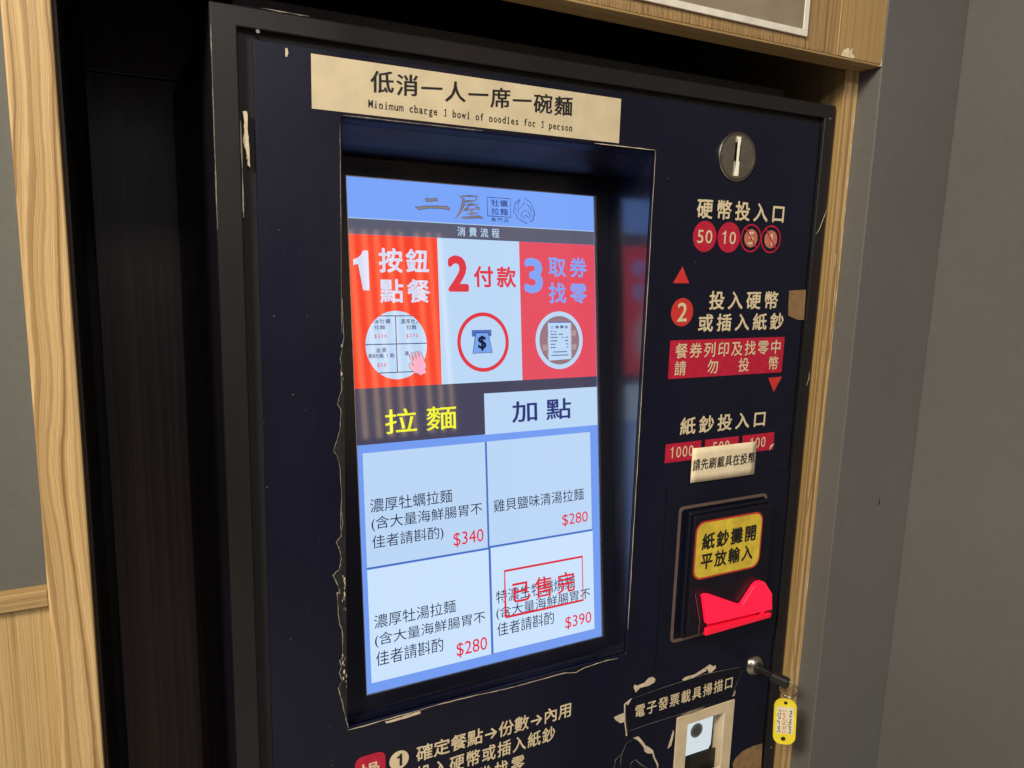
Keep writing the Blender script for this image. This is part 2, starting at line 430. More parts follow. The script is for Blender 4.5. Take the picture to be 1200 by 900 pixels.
# outlines measured in metres on the machine face (x, z) and on the display (u, v)
D={
'er1':[(0.0746,0.461),(0.0764,0.462),(0.0803,0.4616),(0.0835,0.462),(0.0858,0.463),(0.0876,0.4615),(0.0873,0.4599),(0.0848,0.46),(0.0802,0.4593),(0.0763,0.4586)],
'er2':[(0.0647,0.4534),(0.0691,0.4535),(0.0736,0.4547),(0.0866,0.4555),(0.0975,0.4559),(0.1001,0.4534),(0.0992,0.452),(0.0958,0.4529),(0.0865,0.4532),(0.0768,0.4527),(0.0709,0.4513),(0.0686,0.4505),(0.0668,0.4518)],
'wu0':[(0.1102,0.4661),(0.1204,0.4671),(0.1304,0.4674)],
'wu1':[(0.1297,0.4671),(0.1283,0.4649),(0.1265,0.4624)],
'wu2':[(0.1134,0.4606),(0.1189,0.462),(0.1272,0.4629)],
'wu3':[(0.1119,0.466),(0.115,0.4635),(0.1141,0.4585),(0.1111,0.4517),(0.1056,0.4447)],
'wu4':[(0.1157,0.4581),(0.1223,0.4591),(0.1299,0.4596)],
'wu5':[(0.1209,0.458),(0.1181,0.4554),(0.1146,0.4532),(0.1235,0.4544),(0.1318,0.4559)],
'wu6':[(0.127,0.4574),(0.1301,0.4564),(0.1318,0.4537)],
'wu7':[(0.1176,0.4497),(0.1234,0.4505),(0.1303,0.4513)],
'wu8':[(0.1234,0.4542),(0.1233,0.4505),(0.1233,0.4467)],
'wu9':[(0.1124,0.4475),(0.113,0.4458),(0.1233,0.4468),(0.1309,0.4477),(0.1358,0.4467)],
'oy0':[(0.1813,0.4696),(0.1853,0.4674),(0.1887,0.4656),(0.1904,0.4622),(0.1915,0.4593),(0.1932,0.4559),(0.1934,0.4529),(0.1916,0.4513),(0.1921,0.4489),(0.1901,0.4468),(0.1866,0.4464)],
'oy1':[(0.1776,0.4684),(0.1755,0.4663),(0.172,0.4641),(0.1705,0.4611),(0.1702,0.4581),(0.169,0.4556),(0.1701,0.4537),(0.1726,0.4519),(0.1734,0.4489),(0.1762,0.4471),(0.1796,0.446),(0.1836,0.4437),(0.1848,0.446)],
'oy2':[(0.1775,0.4677),(0.1749,0.4633),(0.1742,0.4593),(0.1722,0.4568),(0.1724,0.4538)],
'oy3':[(0.1824,0.4662),(0.1812,0.4637),(0.1782,0.4601),(0.1753,0.4579),(0.1747,0.4544),(0.1758,0.4525)],
'oy4':[(0.1841,0.4639),(0.1869,0.4615),(0.1891,0.4582),(0.1905,0.4553),(0.1908,0.4523)],
'oy5':[(0.1768,0.4496),(0.1781,0.4536),(0.1804,0.4562),(0.1833,0.4569),(0.1862,0.456),(0.1879,0.4536),(0.1884,0.4507),(0.1866,0.4481)],
'oy6':[(0.1797,0.4483),(0.1809,0.4513),(0.1832,0.4524),(0.1855,0.451),(0.1866,0.4491)],
'oy7':[(0.1773,0.4467),(0.1785,0.4492)],
'oy8':[(0.182,0.4484),(0.1829,0.4504),(0.1843,0.449)],
'oy9':[(0.1852,0.4634),(0.1886,0.4606)],
'oy10':[(0.1814,0.4469),(0.1836,0.444)],
'hand':[(0.0635,0.2958),(0.0626,0.2972),(0.0583,0.2983),(0.0546,0.302),(0.0527,0.3066),(0.0539,0.3081),(0.0567,0.3064),(0.0578,0.3048),(0.0554,0.31),(0.0532,0.3155),(0.0543,0.3163),(0.0569,0.3127),(0.0583,0.3099),(0.0569,0.3144),(0.0559,0.3179),(0.058,0.3181),(0.0596,0.3143),(0.0608,0.3112),(0.0603,0.3152),(0.0597,0.3184),(0.0618,0.3186),(0.0629,0.3156),(0.064,0.3124),(0.0636,0.3155),(0.0629,0.3185),(0.0647,0.3185),(0.0665,0.315),(0.0687,0.3095),(0.0705,0.3049),(0.0691,0.3014),(0.0703,0.2982)],
'c1h1':[(0.0266,0.3523),(0.0581,0.3519)],
'c1h2':[(0.0118,0.3263),(0.0718,0.3258)],
'c1v':[(0.0411,0.3524),(0.0421,0.3)],
'c1h3':[(0.0276,0.2997),(0.0421,0.3),(0.0546,0.2994)],
'h1':[(0.0189,0.3494),(0.0364,0.345)],
'h2':[(0.0209,0.3437),(0.0312,0.3397)],
'h3':[(0.0208,0.3353),(0.0323,0.3313)],
'h4':[(0.0465,0.3492),(0.064,0.3446)],
'h5':[(0.052,0.3436),(0.0618,0.3393)],
'h6':[(0.0517,0.335),(0.0631,0.3312)],
'h7':[(0.0211,0.3229),(0.0314,0.3184)],
'h8':[(0.0142,0.3176),(0.0393,0.3129)],
'h9':[(0.0225,0.3087),(0.031,0.3047)],
'h10':[(0.0492,0.319),(0.0534,0.315)],
'slotbar':[(0.1193,0.3378),(0.1408,0.3314)],
'billo':[(0.1235,0.335),(0.1371,0.3347),(0.1411,0.3153),(0.1195,0.315)],
'c2o':[(0.1316,0.355),(0.1301,0.2975)],
'dol':[(0.1256,0.3322),(0.1347,0.3173)],
'rc':[(0.2061,0.345),(0.2338,0.3442),(0.2338,0.3059),(0.2061,0.305)],
'c3':[(0.2192,0.3557),(0.218,0.2965),(0.1894,0.3268),(0.249,0.3253)],
'c3i':[(0.2191,0.3512),(0.2181,0.3003)],
'blobA':[(0.29856,-0.05964),(0.3001,-0.0566),(0.3028,-0.05902),(0.31355,-0.05833),(0.31916,-0.0537),(0.32516,-0.05399),(0.32886,-0.05788),(0.3281,-0.06117),(0.31987,-0.06341),(0.30797,-0.06294),(0.30199,-0.06707)],
'blobB':[(0.36824,-0.06785),(0.37335,-0.0661),(0.38612,-0.06643),(0.4008,-0.06214),(0.40923,-0.05914),(0.41511,-0.06329),(0.41831,-0.06225),(0.41913,-0.06609),(0.41249,-0.07047),(0.40848,-0.06984),(0.40657,-0.06573),(0.39487,-0.06826),(0.38221,-0.07048),(0.37059,-0.07076)],
'blobC':[(0.27396,-0.08939),(0.28057,-0.08832),(0.28823,-0.08787),(0.28859,-0.09922),(0.28317,-0.09907),(0.27712,-0.09424)],
'foldTL':[(0.28648,-0.07567),(0.29588,-0.07183),(0.2915,-0.07875)],
'foldBR':[(0.44897,-0.11017),(0.45285,-0.1033),(0.45166,-0.10957)],
'edgeL':[(0.28598,-0.07691),(0.28788,-0.07657),(0.28881,-0.09668),(0.293,-0.11618),(0.29127,-0.11655),(0.28825,-0.09999)],
'strip':[(0.29537,-0.0729),(0.34055,-0.0705),(0.40366,-0.06954),(0.45899,-0.07398),(0.46088,-0.08098),(0.45245,-0.09944),(0.44897,-0.11017),(0.41632,-0.11076),(0.36456,-0.11175),(0.32739,-0.11113),(0.2937,-0.11201),(0.28738,-0.08073)],
'curlA':[(0.30224,-0.12242),(0.30919,-0.1227),(0.31792,-0.1333),(0.31915,-0.13634),(0.32554,-0.14096),(0.33101,-0.14622),(0.33485,-0.15645),(0.34083,-0.16743),(0.34027,-0.17365),(0.33808,-0.16656),(0.33282,-0.15673),(0.33069,-0.15009),(0.32406,-0.14842),(0.31932,-0.14445),(0.3177,-0.13859),(0.30956,-0.12813)],
'curlB':[(0.30328,-0.12326),(0.29271,-0.12663),(0.28674,-0.13977),(0.28579,-0.15538)],
'curlC':[(0.28569,-0.13857),(0.27918,-0.1427),(0.27734,-0.15357)],
'curlD':[(0.29982,-0.15985),(0.30135,-0.15319),(0.30717,-0.15108),(0.31473,-0.1592),(0.32548,-0.16802)],
'curlE':[(0.35971,-0.1294),(0.36109,-0.13344),(0.35815,-0.149),(0.35308,-0.15112),(0.35477,-0.14615)],
'whitecurl':[(0.36888,-0.11295),(0.38367,-0.11159),(0.40541,-0.11205),(0.38612,-0.11501)],
'patch1':[(0.48441,0.37731),(0.51109,0.37837),(0.51255,0.34383),(0.5011,0.34449),(0.48621,0.34952),(0.48544,0.36106)],
'patch2':[(0.46214,-0.21549),(0.45988,-0.20497),(0.46391,-0.19842),(0.47507,-0.19208),(0.49165,-0.19024),(0.50884,-0.19145),(0.51107,-0.24331),(0.46341,-0.22772)],
'redtag':[(-0.01597,-0.06032),(-0.01534,-0.0551),(-0.0119,-0.04966),(-0.00182,-0.04887),(0.00777,-0.05182),(0.01148,-0.05693),(0.0123,-0.06935)],
'cao':[(-0.00992,-0.05419),(0.00464,-0.07354)],
'chip1':[(-0.06521,0.55583),(-0.06367,0.55627),(-0.06291,0.55273),(-0.06416,0.5497),(-0.06522,0.55013)],
'foam':[(-0.0967,0.50719),(-0.09407,0.50747),(-0.09413,0.49164),(-0.09327,0.47945),(-0.09321,0.46749),(-0.0948,0.46902),(-0.09537,0.47721),(-0.09716,0.48525),(-0.09632,0.49955)],
'scr1':[(0.52911,0.46896),(0.52666,0.46177),(0.52018,0.44615),(0.51517,0.44006)],
'scr2':[(0.52612,0.28375),(0.52642,0.27615),(0.5234,0.26694)],
'scr3':[(0.5459,0.49815),(0.54587,0.49109)],
'tornL':[(-0.02402,0.36901),(-0.0233,0.34574),(-0.02292,0.33634),(-0.02619,0.31873),(-0.02551,0.31514),(-0.02525,0.29361),(-0.02897,0.28179),(-0.0259,0.27674),(-0.02679,0.26098),(-0.03255,0.24114),(-0.02945,0.23788),(-0.02716,0.22524),(-0.0262,0.20004),(-0.02766,0.17739),(-0.02607,0.16433)],
'tornL2':[(-0.03045,0.11038),(-0.02906,0.08352),(-0.02662,0.07583),(-0.02632,0.0541),(-0.03025,0.05141),(-0.02954,0.0385),(-0.03137,0.02616),(-0.03056,0.02227),(-0.0232,-0.01698)],
'foilB':[(0.01241,-0.01954),(0.01423,-0.02054),(0.0365,-0.01952),(0.04692,-0.01898),(0.04741,-0.02157),(0.03463,-0.02242),(0.0179,-0.02255),(0.01332,-0.02221)],
'foldnote':[(0.47336,0.19629),(0.48119,0.20192),(0.47866,0.19451)],
'rimB':[(-0.02629,0.18738),(-0.02554,0.17622),(-0.02737,0.16538),(-0.03126,0.16153),(-0.02856,0.1544),(-0.02714,0.14519),(-0.02875,0.13644),(-0.0346,0.13183),(-0.02999,0.12079),(-0.02834,0.11363),(-0.03134,0.11603),(-0.03024,0.09795),(-0.02929,0.08504),(-0.02736,0.08114),(-0.02656,0.07397),(-0.02676,0.05288),(-0.02965,0.0512),(-0.02773,0.04483),(-0.03,0.03946),(-0.02742,0.03168),(-0.03104,0.02497),(-0.02806,0.01267),(-0.02507,-0.00265),(-0.02249,-0.01705)],
'wallmark':[(0.58609,0.17056),(0.58867,0.1703),(0.58956,0.16416),(0.5868,0.16566)],
}


# ================================================================== the setting
def structure(o): o['kind'] = 'structure'; return o
structure(box('floor', -2.2, 2.4, -3.2, 0.6, FLOOR-.05, FLOOR, 'floor', bev=0))
structure(box('wall', -2.2, -.2424, .006, .10, FLOOR, 1.4, 'wall_l', bev=0))                 # grey board left of the post
SWL = structure(box('side_wall', .553, .6872, -.036, .55, FLOOR, 1.4, 'wall', bev=.0012))            # return beside the alcove
structure(box('projecting_wall', .6876, 1.6, -.90, .55, FLOOR, 1.4, 'wall', bev=.001))
structure(box('opposite_wall', -2.2, 1.3, -3.25, -3.2, FLOOR, 1.3, 'room_wall', bev=0))                # mirrored in the black film
structure(box('alcove_back_wall', -.2424, .553, .425, .55, FLOOR, 1.4, 'black', bev=0))

box('scuff_mark', .6300, .6312, -.0364, -.0361, .1180, .1260, 'dark_in', SWL, 0)
strokes('scuff_mark', [[(.566, .02), (.5665, .10), (.5660, .145)], [(.612, -.12), (.6122, .03)]], .0006, .0363, 'lens_grey', SWL, jitter=.5)
# ---- wooden alcove
t = empty('wooden_post', (-.2315, .1, FLOOR), 'pale wooden post with wavy vertical grain along the left edge of the photo', 'post')
box('front_board', -.2424, -.2147, -.008, .012, FLOOR, 1.2, 'wood_post', t, .0012)
box('return_panel', -.2424, -.2149, .0122, .395, FLOOR, 1.2, 'dark_in', t, 0)  # plain dark brown over the whole return
box('edge_strip', -.2145, -.2125, .0128, .06, FLOOR, 1.2, 'dark_in', t, 0)
o = box('ledge_board', -.62, -.2427, -.006, .0058, .1475, .1602, 'wood_h', None, .0008)
tag(o, 'thin horizontal wooden rail between the grey board and the lower wood panel', 'rail')
o = box('lower_panel', -.62, -.2428, -.0015, .0056, FLOOR, .1472, 'wood_low', None, 0)
tag(o, 'lower left wood panel with fine vertical grain under the thin rail', 'panel')
o = box('dark_back_panel', -.2050, .530, .398, .412, FLOOR, .597, 'dark_wood', None, .001)
tag(o, 'dark stained wood back panel left of the ticket machine', 'panel')
o = box('upper_back_panel', -.2050, .530, .4000, .412, .5985, .78, 'dark_wood', None, .001)
tag(o, 'dark upper back panel above the joint at the top left', 'panel')
o = box('filler_board', -.098, .482, .030, .050, .5812, .5978, 'frame', None, .0015)
tag(o, 'black board lying along the top of the ticket machine', 'board')
t = empty('side_board', (.5425, .1, FLOOR), 'wooden side board with layered front edge right of the ticket machine', 'board')
for i, (a, b_, mt_) in enumerate(((.532, .5372, 'wood_side'), (.5374, .5427, 'wood_post'), (.5429, .5478, 'wood_side'), (.5480, .5528, 'wood_post'))):
    box('edge_layer', a, b_, -.0080-(.0002 if i % 2 else 0), -.0002, FLOOR, .6172, mt_, t, .0003)
box('side_panel', .532, .5528, 0.0, .395, FLOOR, .78, 'wood_side', t, 0)
chip = []
for i in range(7):
    zc = .565-.028*i*1.15; hh = random.uniform(.004, .016)
    pts = [(.5536, zc-hh), (.5536, zc+hh), (.5521, zc+hh*.8), (.5512+random.uniform(0, .0008), zc+hh*.2), (.5520, zc-hh*.6)]
    chip.append(flat('veneer_chip', pts, .0083, 'bare', t))
for zc, hh in ((.33, .010), (.02, .018), (-.10, .012), (-.155, .008)):
    flat('veneer_chip', [(.5536, zc-hh), (.5536, zc+hh), (.5525, zc+hh*.5), (.5522, zc-hh*.6)], .0083, 'bare', t)
strokes('scratch', [[(.5435, .4195), (.5450, .4175), (.5445, .4050), (.5430, .3990)]], .0012, .0085, 'bare', t, jitter=.3)

t = empty('wood_header', (.1, 0, .6175), 'wooden header box with brushed vertical grain above the ticket machine', 'header')
box('front_panel', -.2410, .4826, -.0352, -.0060, .6196, 1.2, 'wood_front', t, .0006)
box('bottom_board', -.2410, .5528, -.0352, -.0062, .6174, .6194, 'wood_h', t, .0004)
box('end_trim', .4830, .5528, -.0354, -.0062, .6196, 1.2, 'wood_side', t, .0008)
box('ceiling_board', -.2410, .5315, -.006, .395, .781, .80, 'black', t, 0)  # black colour stands in for the shade of the cavity
flat('veneer_chip', [(.4905, .6200), (.4935, .6260), (.5000, .6290), (.5030, .6255), (.5060, .6300), (.5058, .6240), (.5110, .6215), (.5075, .6195)], .03545, 'white_chip', t, t=.0003)
flat('veneer_chip', [(.5500, .6175), (.5535, .6180), (.5532, .6225), (.5518, .6260), (.5512, .6210)], .0356, 'white_chip', t, t=.0003)
lines = []
for i in range(120):   # frayed lower edge of the brushed veneer
    x = -.05+i*.0044+random.uniform(-.001, .001); zl = random.uniform(.0015, .0065)
    lines.append([(x, .6197), (x+random.uniform(-.0006, .0006), .6197+zl)])
strokes('frayed_edge', lines, .0006, .03535, 'dark_in', t, jitter=.5)['kind'] = 'stuff'

t = empty('framed_poster', (.3, -.0365, .6300), 'beige poster with a white border fixed on the wooden header', 'poster')
ring('border', (.02, .4358, .6300, .90), (.0262, .4296, .6362, .8938), .0380, .0356, 'poster_white', t, .0004)
box('print', .0264, .4294, -.0370, -.0356, .6364, .8936, 'poster', t, 0)

# ================================================================== ticket machine
T = empty('ticket_machine', (.2045, .2, FLOOR), 'black meal ticket machine with a lit touch menu, coin slot and red bill mouth', 'ticket machine')
# steel carcass: sides, top, bottom and back folded from one sheet, open to the front
ax, bx_, az, bz_ = -.1168, .5272, FLOOR+.001, .5790
cv, cf = [], []
for g, y in ((0, .0045), (0, .375), (.0015, .0045), (.0015, .3735)):
    cv += [(ax+g, y, az+g), (bx_-g, y, az+g), (bx_-g, y, bz_-g), (ax+g, y, bz_-g)]
for i in range(4):
    j = (i+1) % 4
    cf += [(i, j, 4+j, 4+i), (8+i, 12+i, 12+j, 8+j), (i, 8+i, 8+j, j)]
cf += [(4, 5, 6, 7), (15, 14, 13, 12)]
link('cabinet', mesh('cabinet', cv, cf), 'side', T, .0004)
ring('front_frame', (-.1178, .5282, FLOOR+.02, .5800), (-.0991, .5125, FLOOR+.04, .5655), .0025, -.0040, 'frame', T, .0012, seg=3)
ring('gap_backing', (-.1000, .5140, FLOOR+.03, .5665), (-.0600, .4900, FLOOR+.09, .5400), -.0040, -.0043, 'black', T, 0)
# door leaf with the display opening
DO = (-.0881, .5092, FLOOR+.045, .5594); OP = (-.0226, .2849, -.0168, .5116)
def holed_panel(name, out, holes, ya, yb_, mat, parent, bev):
    xs = sorted({out[0], out[1]} | {h[i] for h in holes for i in (0, 1)})
    zs = sorted({out[2], out[3]} | {h[i] for h in holes for i in (2, 3)})
    def solid(i, j):
        if not (0 <= i < len(xs)-1 and 0 <= j < len(zs)-1): return False
        cx_, cz_ = (xs[i]+xs[i+1])/2, (zs[j]+zs[j+1])/2
        return not any(h[0] < cx_ < h[1] and h[2] < cz_ < h[3] for h in holes)
    n = len(zs); v = [(x, y, z) for y in (ya, yb_) for x in xs for z in zs]; o_ = len(xs)*n; f = []
    V_ = lambda i, j, b_: b_*o_+i*n+j
    for i in range(len(xs)-1):
        for j in range(n-1):
            if not solid(i, j): continue
            f.append((V_(i, j, 0), V_(i+1, j, 0), V_(i+1, j+1, 0), V_(i, j+1, 0)))
            f.append((V_(i, j+1, 1), V_(i+1, j+1, 1), V_(i+1, j, 1), V_(i, j, 1)))
            if not solid(i-1, j): f.append((V_(i, j, 0), V_(i, j+1, 0), V_(i, j+1, 1), V_(i, j, 1)))
            if not solid(i+1, j): f.append((V_(i+1, j, 1), V_(i+1, j+1, 1), V_(i+1, j+1, 0), V_(i+1, j, 0)))
            if not solid(i, j-1): f.append((V_(i, j, 1), V_(i+1, j, 1), V_(i+1, j, 0), V_(i, j, 0)))
            if not solid(i, j+1): f.append((V_(i, j+1, 0), V_(i+1, j+1, 0), V_(i+1, j+1, 1), V_(i, j+1, 1)))
    return link(name, mesh(name, v, f), mat, parent, bev, seg=3)
SW = (.3700, .4480, -.2400, -.1200)
holed_panel('door', DO, [OP, SW], 0.0, .0036, 'film', T, .0009)
# the sloping walls of the display recess
def recess_wall(name, a, b, c, d, mat='recess_side', t=.0015):
    """quad a b c d given in space, thickened outwards"""
    n = (Vector(b)-Vector(a)).cross(Vector(d)-Vector(a)).normalized()*t
    v = [Vector(q) for q in (a, b, c, d)]+[Vector(q)+n for q in (a, b, c, d)]
    return link(name, mesh(name, v, [(0, 1, 2, 3), (7, 6, 5, 4), (0, 4, 5, 1), (1, 5, 6, 2), (2, 6, 7, 3), (3, 7, 4, 0)]), mat, T, 0)
x0, x1, z0, z1 = OP
y0 = .0038
yb, yt = .0165, .0655          # depth of the bezel at the bottom and top
zt = .4900
recess_wall('recess_wall', (x1-.0002, y0, z0), (x1-.0002, yb+.012, z0), (x1-.0002, yt+.016, z1), (x1-.0002, y0, z1))
recess_wall('recess_wall', (x0+.0002, y0, z1), (x0+.0002, yt+.016, z1), (x0+.0002, yb+.012, z0), (x0+.0002, y0, z0))
# upper wall: rounded lip, slope, then a step to the bezel
prof = [(y0, z1-.0003), (.010, z1-.0005), (.022, z1-.0025), (.034, z1-.0075), (.048, z1-.0140), (.060, z1-.0185), (.0665, z1-.0200), (.0672, z1-.0120), (.074, z1-.0118)]
v = [(x, y, z) for y, z in prof for x in (x0+.0004, x1-.0004)]
link('recess_top', mesh('recess_top', v, [(2*i, 2*i+1, 2*i+3, 2*i+2) for i in range(len(prof)-1)]), 'recess_top', T, smooth=False)
prof = [(y0, z0+.0003), (.009, z0+.0006), (.0115, z0+.0022), (.0140, z0+.0024), (.030, z0+.0026)]
v = [(x, y, z) for y, z in prof for x in (x0+.0004, x1-.0004)]
link('recess_floor', mesh('recess_floor', v, [(2*i, 2*i+1, 2*i+3, 2*i+2) for i in range(len(prof)-1)]), 'recess', T)
# bezel around the display, in the tilted plane
ring('display_bezel', (-.0232, .2848, -.0150, .4985), (-.0006, .2684, -.0006, .4772), .0012, -.006, 'bezel', T, .0005, fn=S)
ring('display_edge', (-.0008, .2686, -.0008, .4774), (.0002, .2662, .0004, .4764), .0004, -.003, 'steel', T, 0, fn=S)

# ---- display and its picture
def D2(name, x0, x1, z0, z1, h, mat): return flat(name, rect(x0, x1, z0, z1), h, mat, DSP, S)
v = [S(a, b, h) for h in (-.0010, -.006) for a, b in rect(-.0002, .2680, -.0002, .4768)]
DSP = link('display', mesh('display', v, [(0, 1, 2, 3), (7, 6, 5, 4), (0, 4, 5, 1), (1, 5, 6, 2), (2, 6, 7, 3), (3, 7, 4, 0)]), 's_border', T)
h1, h2, h3, h4, h5, h6 = -.0008, -.0006, -.0004, -.0002, 0.0, .0002
W0, W1 = .0002, .2658
D2('header_band', W0, W1, .4405, .4764, h1, 's_blue')
D2('divider_line', W0, W1, .4396, .4405, h1, 's_line')
D2('title_bar', W0, W1, .4258, .4396, h1, 's_bar')
D2('step_panel', W0, .0860, .2862, .4257, h1, 's_red')
D2('step_panel', .0860, .1748, .2862, .4257, h1, 's_white')
D2('step_panel', .1748, W1, .2862, .4257, h1, 's_red2')
D2('tab_bar', W0, W1, .2343, .2862, h1, 's_dark')
D2('tab', .1308, W1, .2338, .2749, h2, 's_white')
CE = [(.0053, .1301, .1200, .2267, 's_cell'), (.1322, .2560, .1212, .2268, 's_cell'), (.0053, .1307, .0101, .1178, 's_cell2'), (.1332, .2568, .0104, .1190, 's_cell2')]
ring('grid_line', (.0053, .2566, .0101, .2267), (.0054, .2565, .0102, .2266), h1+.00002, h1, 's_line2', DSP, 0, fn=S)
D2('grid_line', .1301, .1332, .0103, .2267, h1, 's_line2'); D2('grid_line', .0053, .2566, .1180, .1210, h1+.00005, 's_line2')
for a, b_, c, d, mt_ in CE: D2('menu_cell', a, b_, c, d, h2, mt_)
TX = lambda s, a, b_, c, d, mat, bold=0.0, **k: text(s, a, b_, c, d, k.pop('h', h3), mat, DSP, S, bold, **k)
# logo in brush strokes
for q in ('er1', 'er2'):
    flat('logo_stroke', D[q], h3, 's_tan', DSP, S)
    strokes('logo_outline', [D[q]+D[q][:1]], .0004, h4, 's_ink', DSP, S)
ww = [.0011, .0016, .0012, .0021, .0014, .0013, .0016, .0013, .0026, .0017]
strokes('logo_outline', [D['wu%d' % i] for i in range(10)], [x+.0006 for x in ww], h3, 's_ink', DSP, S, jitter=.2)
strokes('logo_stroke', [D['wu%d' % i] for i in range(10)], ww, h4, 's_tan', DSP, S, jitter=.25)
bx = rect(.1402, .1660, .4492, .4674)
strokes('logo_box', [bx+[bx[0]]], .0007, h3, 's_navy', DSP, S)
TX('牡蠣', .1446, .1626, .4590, .4656, 's_navy', .008, spread=1.1); TX('拉麵', .1446, .1626, .4508, .4574, 's_navy', .008, spread=1.1)
TX('專門店', .1440, .1634, .4438, .4480, 's_navy', .005, spread=1.25)
strokes('oyster_logo', [D['oy%d' % i] for i in range(11)], [.0007]*2+[.0005]*3+[.0006]*6, h3, 's_navy', DSP, S, jitter=.3)
TX('消費流程', .1072, .1525, .4283, .4373, 's_white', .008, spread=1.38)
# the three steps
flat('numeral', [(.0118, .3754), (.0178, .3754), (.0178, .4112), (.0130, .4112), (.0112, .4075), (.0080, .4046), (.0036, .4030), (.0036, .3978), (.0080, .3990), (.0118, .4012)], h3, 's_lav', DSP, S)
TX('按鈕', .0274, .0765, .3917, .4144, 's_lav', .020, spread=1.12); TX('點餐', .0274, .0768, .3641, .3862, 's_lav', .018, spread=1.12)
TX('2', .0955, .1177, .3749, .4098, 's_tred', .030); TX('付款', .1231, .1701, .3795, .4003, 's_tred', .020, spread=1.14)
TX('3', .1797, .2015, .3741, .4098, 's_three', .030)
TX('取券', .2084, .2557, .3912, .4119, 's_three', .016, spread=1.18); TX('找零', .2080, .2552, .3638, .3854, 's_three', .016, spread=1.18)
c1 = (.0420, .3250, .0300)
flat('step_picture', circ(c1[0], c1[1], c1[2], 56, .0318), h2, 's_white', DSP, S)
def chord(z):
    s = 1-((z-c1[1])/.0318)**2
    return c1[2]*math.sqrt(max(s, 0))
ls = []
for key in ('c1h1', 'c1h2', 'c1h3'):
    zz = sum(p[1] for p in D[key])/len(D[key]); cc = chord(zz); ls.append([(c1[0]-cc, zz), (c1[0]+cc, zz)])
xv = sum(p[0] for p in D['c1v'])/2
ls.append([(xv, D['c1v'][1][1]), (xv, D['c1v'][0][1])])
strokes('picture_grid', ls, .0009, h3, 's_navy', DSP, S)
clip = (c1[0], c1[1], .0302)
for key, s_, mt_, pit in (('h1', '濃厚牡蠣', 's_navy', 1.1), ('h2', '拉麵', 's_navy', 1.05), ('h3', '$330', 's_price', .75), ('h4', '濃厚牡蠣', 's_navy', 1.1), ('h5', '拉麵', 's_navy', 1.05),
                    ('h6', '$270', 's_price', .75), ('h7', '油漬', 's_navy', 1.1), ('h8', '廣島牡蠣(1顆)', 's_navy', .95), ('h9', '$50', 's_price', .75), ('h10', '濃', 's_navy', 1.0)):
    (a, b_), (c, d) = D[key]
    if key == 'h1': a -= .0035
    if key == 'h4': c += .0020
    TX(s_, a, c, min(b_, d), max(b_, d), mt_, .008, spread=pit, clip=clip)
flat('hand_picture', D['hand'], h4, 's_pink', DSP, S)
strokes('hand_outline', [D['hand']], .0004, h5, 's_ink', DSP, S)
c2 = (.1318, .3257)
band('step_ring', circ(c2[0], c2[1], .0283, 56, .0293), circ(c2[0], c2[1], .0246, 56, .0255), h2, 's_tred', DSP, S)
(a, b_), (c, d) = D['slotbar']; D2('slot_picture', a, c, d, b_, h2, 's_mid')
flat('bill_picture', D['billo'], h3, 's_bill', DSP, S); strokes('bill_outline', [D['billo']+D['billo'][:1]], .0007, h4, 's_ink', DSP, S)
(a, b_), (c, d) = D['dol']; TX('$', a, c, d, b_, 's_ink', .025, h=h4)
c3 = (.2200, .3257)
flat('step_ring', circ(c3[0], c3[1], .0288, 56, .0300), h2, 's_white', DSP, S)
flat('brick_picture', circ(c3[0], c3[1], .0243, 56, .0252), h3, 's_brick', DSP, S)
for r in range(-3, 4):
    for q in range(-3, 4):
        bx_, bz = c3[0]+q*.0105+(r % 2)*.005, c3[1]+r*.0072
        if (abs(bx_-c3[0])+.0048)**2+(abs(bz-c3[1])+.003)**2 < .0240**2 and random.random() < .8:
            D2('brick_print', bx_-.0048, bx_+.0048, bz-.0030, bz+.0030, h3+.00008, 's_brick2')
flat('receipt_picture', D['rc'], h4, 's_white', DSP, S)
rx0, rx1 = D['rc'][0][0], D['rc'][1][0]; rz1, rz0 = D['rc'][0][1], D['rc'][2][1]
rw, rh = rx1-rx0, rz1-rz0
D2('receipt_band', rx0+.0003, rx1-.0003, rz1-.0012, rz1-.0001, h5, 's_mid')
TX('二漁彈谷', rx0+.1*rw, rx1-.12*rw, rz0+.82*rh, rz0+.90*rh, 's_navy', .02, h=h5, spread=1.2)
rl = []
for fz, segs in ((.74, ((.1, .2), (.27, .36))), (.665, ((.1, .38), (.46, .66))), (.585, ((.1, .42), (.6, .68), (.76, .88))), (.495, ((.1, .40), (.72, .88))), (.405, ((.1, .32), (.78, .88))), (.32, ((.1, .32), (.8, .88))), (.20, ((.2, .82),)), (.11, ((.12, .88),))):
    for s0, s1 in segs:
        nn = max(2, int((s1-s0)/.06))
        for q in range(nn):
            a = s0+(s1-s0)*q/nn; rl.append([(rx0+a*rw, rz0+fz*rh), (rx0+(a+(s1-s0)/nn*.78)*rw, rz0+fz*rh)])
strokes('receipt_lines', rl, .0011, h5, 's_navy', DSP, S)
